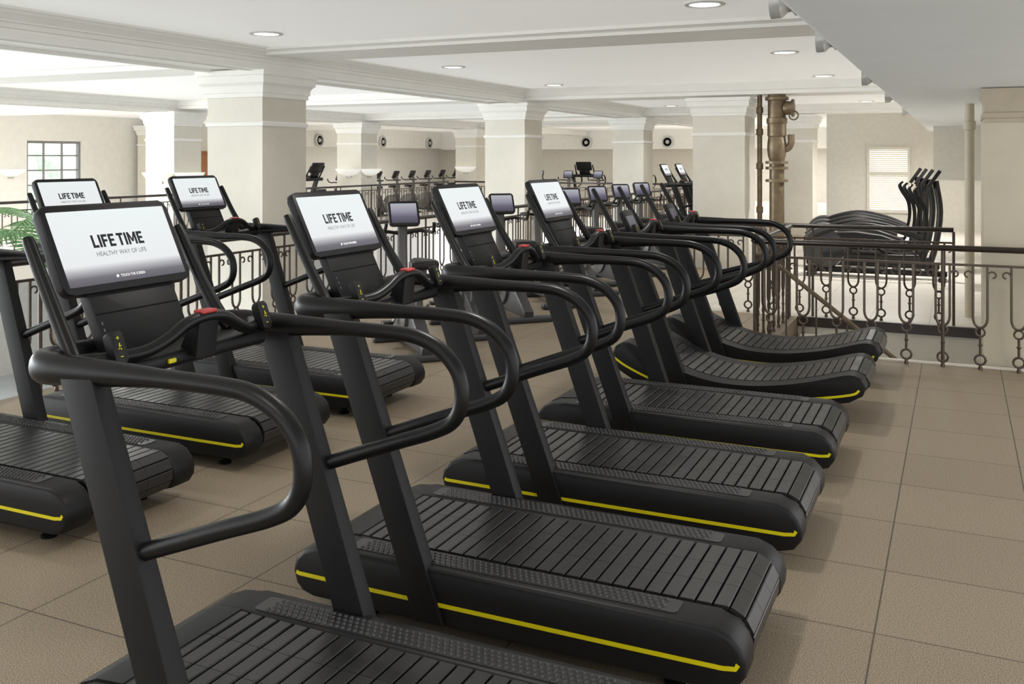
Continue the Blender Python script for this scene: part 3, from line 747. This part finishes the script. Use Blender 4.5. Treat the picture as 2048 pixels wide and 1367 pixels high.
for i, (x, y, rz, where) in enumerate(((-22.4, 30.5, 0, 'left wall, right of the nearest wide column'), (-22.4, 35.0, 0, 'left wall, second from the nearest wide column'), (-22.4, 39.0, 0, 'left wall, next to far corner'), (-15.0, 40.2, -PI/2, 'back wall, left of a pair'), (-11.3, 40.2, -PI/2, 'back wall, right of a pair'))):
    lab = 'round wall air diffuser high on the %s' % where
    if rd is None:
        rd = thing('air_diffuser', lab, 'air vent', (x, y, 2.45), rz, 'round air diffusers on far walls')
        bm = bm_new(); lathe(bm, [(0.24, 0), (0.26, 0.03), (0.25, 0.10), (0.19, 0.11), (0.18, 0.04)], (0, 0, 0), (1, 0, 0), 24); obj('rim', bm, M['nozzle'], rd)
        bm = bm_new(); lathe(bm, [(0.182, 0.03), (0.182, 0.05)], (0, 0, 0), (1, 0, 0), 20); obj('dark_throat', bm, M['dark'], rd)
        bm = bm_new(); lathe(bm, [(0.05, 0.04), (0.09, 0.08), (0.06, 0.12), (0.01, 0.13)], (0, 0, 0), (1, 0, 0), 16); obj('core', bm, M['chrome'], rd)
    else: dup(rd, (x, y, 2.45), rz, lab)
sc0 = None
for (x, y, rz, lab) in ((-15.4, 15.40, -PI/2, 'white half-bowl wall lamp on front face of column left of wide one'), (-15.0, 15.8, 0, 'white half-bowl wall lamp on right face of column left of wide one'),
                        (-15.4, 22.40, -PI/2, 'white half-bowl wall lamp on front face of column right of wide one'), (-15.0, 22.8, 0, 'white half-bowl wall lamp on right face of column right of wide one'),
                        (-15.4, 29.40, -PI/2, 'far white half-bowl wall lamp above the third front screen'), (-23.0, 17.7, 0, 'white half-bowl wall lamp left of the gridded window')):
    if sc0 is None:
        sc0 = thing('wall_lamp', lab, 'wall lamp', (x, y, 1.28), rz, 'half-bowl wall lamps')
        bm = bm_new()
        prof = [(0.10, 0.0), (0.22, 0.03), (0.34, 0.09), (0.40, 0.17), (0.41, 0.19)]
        rings = [[bm.verts.new((r*0.75*math.cos(-PI/2+PI*k/14), r*math.sin(-PI/2+PI*k/14), z)) for k in range(15)] for r, z in prof]
        for A, B in zip(rings, rings[1:]):
            for k in range(14): bm.faces.new([A[k], A[k+1], B[k+1], B[k]])
            bm.faces.new([A[0], B[0], B[-1], A[-1]])
        bm.faces.new(rings[0]); bm.faces.new(rings[-1])
        obj('bowl', bm, M['bowl'], sc0)
        bm = bm_new(); bx(bm, 0, 0.03, -0.09, 0.09, -0.05, 0.01, 0.006); obj('bracket', bm, M['chrome'], sc0)
    else: dup(sc0, (x, y, 1.28), rz, lab)

# ------------------------------------------------------------------ palm and outdoor tree
t = thing('potted_palm', 'tall potted palm in the void, fronds at left edge of photo', 'palm', (-8.45, 7.0, -4))
bm = bm_new(); lathe(bm, [(0.28, 0), (0.36, 0.5), (0.38, 0.55), (0.33, 0.55), (0.31, 0.48)]); obj('pot', bm, M['pot'], t)
bm = bm_new(); tube(bm, catmull([(0, 0, 0.4), (0.04, 0, 2), (0, 0.05, 3.6), (0.02, 0, 4.5)], 4), 0.06, 8); obj('trunk', bm, M['trunk'], t)
def frond_bm():
    bm = bm_new()
    P = catmull([(0, 0, 0), (0.18, 0, 0.30), (0.45, 0, 0.48), (0.75, 0, 0.45), (0.98, 0, 0.28)], 6)
    tube(bm, P, 0.008, 5)
    for i in range(3, len(P)):
        p = P[i]; l = 0.34*math.sin(PI*(0.15+0.8*i/len(P)))
        tdir = (P[min(i+1, len(P)-1)]-P[i-1]).normalized()
        for s in (-1, 1):
            d = (Vector((0, s, 0))*0.8+tdir*0.6+Vector((0, 0, -0.25))).normalized()
            a = bm.verts.new(p-tdir*0.012); c = bm.verts.new(p+tdir*0.012); m1 = bm.verts.new(p+d*l*0.5+tdir*0.02); m0 = bm.verts.new(p+d*l*0.5-tdir*0.012); e = bm.verts.new(p+d*l+Vector((0, 0, -0.04)))
            bm.faces.new([a, c, m1, m0]); bm.faces.new([m0, m1, e])
    return bm
fr = obj('frond', frond_bm(), M['leaf'], t); fr.location = (0.02, 0, 4.5)
for k in range(1, 14):
    f2 = fr.copy(); C.objects.link(f2); f2.parent = t; f2.location = (0.02, 0, 4.5+0.03*(k % 3)); f2.rotation_euler = (0, R(random.uniform(-30, 18)), k*2.4)
t = thing('tree', 'leafy green tree outside the gridded window', 'tree', (-27.5, 21.5, -4))
bm = bm_new(); lathe(bm, [(0.25, 0), (0.18, 2.0), (0.12, 5.2)], seg=10); obj('trunk', bm, M['trunk'], t)
bm = bm_new()
for k in range(16):
    c = Vector((random.uniform(-1.2, 1.2), random.uniform(-1.6, 1.6), random.uniform(3.8, 7)))
    r = random.uniform(0.6, 1.0)
    ret = bmesh.ops.create_icosphere(bm, subdivisions=2, radius=r, matrix=Matrix.Translation(c))
    for v in ret['verts']: v.co += (v.co-c)*random.uniform(-0.25, 0.3)
obj('foliage', bm, M['tree'], t)
t = thing('counter', 'blue fronted counter on the lower level at left edge', 'counter', (-12.2, 8.6, -4))
bm = bm_new(); bx(bm, -0.4, 0.4, -2.4, 2.4, 0, 1.2, 0.01); obj('front', bm, M['blue'], t)
bm = bm_new(); bx(bm, -0.46, 0.46, -2.5, 2.5, 1.2, 1.25, 0.01); obj('top', bm, M['wood'], t)

# ------------------------------------------------------------------ light
w = bpy.data.worlds.new('World'); S.world = w; w.use_nodes = True
bg = w.node_tree.nodes['Background']; bg.inputs['Color'].default_value = (0.975, 0.988, 1.0, 1); bg.inputs['Strength'].default_value = 2.1

def area(name, loc, rot, sx, sy, power, col=(1, 1, 1)):
    l = bpy.data.lights.new(name, 'AREA'); l.shape = 'RECTANGLE'; l.size = sx; l.size_y = sy; l.energy = power; l.color = col
    o = bpy.data.objects.new(name, l); C.objects.link(o); o.location = loc; o.rotation_euler = rot
    return o
def spot(name, loc, power, ang=130, col=(1, 0.97, 0.92)):
    l = bpy.data.lights.new(name, 'SPOT'); l.energy = power; l.spot_size = R(ang); l.spot_blend = 0.9; l.shadow_soft_size = 0.12; l.color = col
    o = bpy.data.objects.new(name, l); C.objects.link(o); o.location = loc
    return o
area('left_fill_light', (-22.5, 4, 0.8), (0, R(-90), 0), 5, 18, 4000, (0.92, 0.98, 1.0))  # added daylight-coloured fill lamp out of view; no window is built there
for xx in (-1.8, -6.08):
    for yy in (7.45, 11.25, 14.75, 18.4, 21.9, 3.8, 0.2): spot('downlight_and_fill_lamp', (xx, yy, 2.96), 115)
for xx, yy in ((-11, 10), (-11, 18), (-11, 25), (-11, 34), (-19, 18), (-19, 26), (-19, 34), (-6, 33), (-6, 38), (-1, 16), (-1, 23)):
    spot('downlight_and_fill_lamp', (xx, yy, 2.78), 580, 165, (1, 0.985, 0.965))  # added fill spots over void and far zones; no fixtures there

# ------------------------------------------------------------------ camera
cam = bpy.data.cameras.new('Camera'); co = bpy.data.objects.new('Camera', cam); C.objects.link(co)
co.location = (0, 0, 1.8); co.rotation_euler = (R(90), 0, R(24.9))
cam.sensor_width = 36; cam.sensor_fit = 'HORIZONTAL'; cam.lens = 36*1925/2048
cam.shift_x = 0.0; cam.shift_y = -369.5/2048; cam.clip_start = 0.05; cam.clip_end = 200
S.camera = co
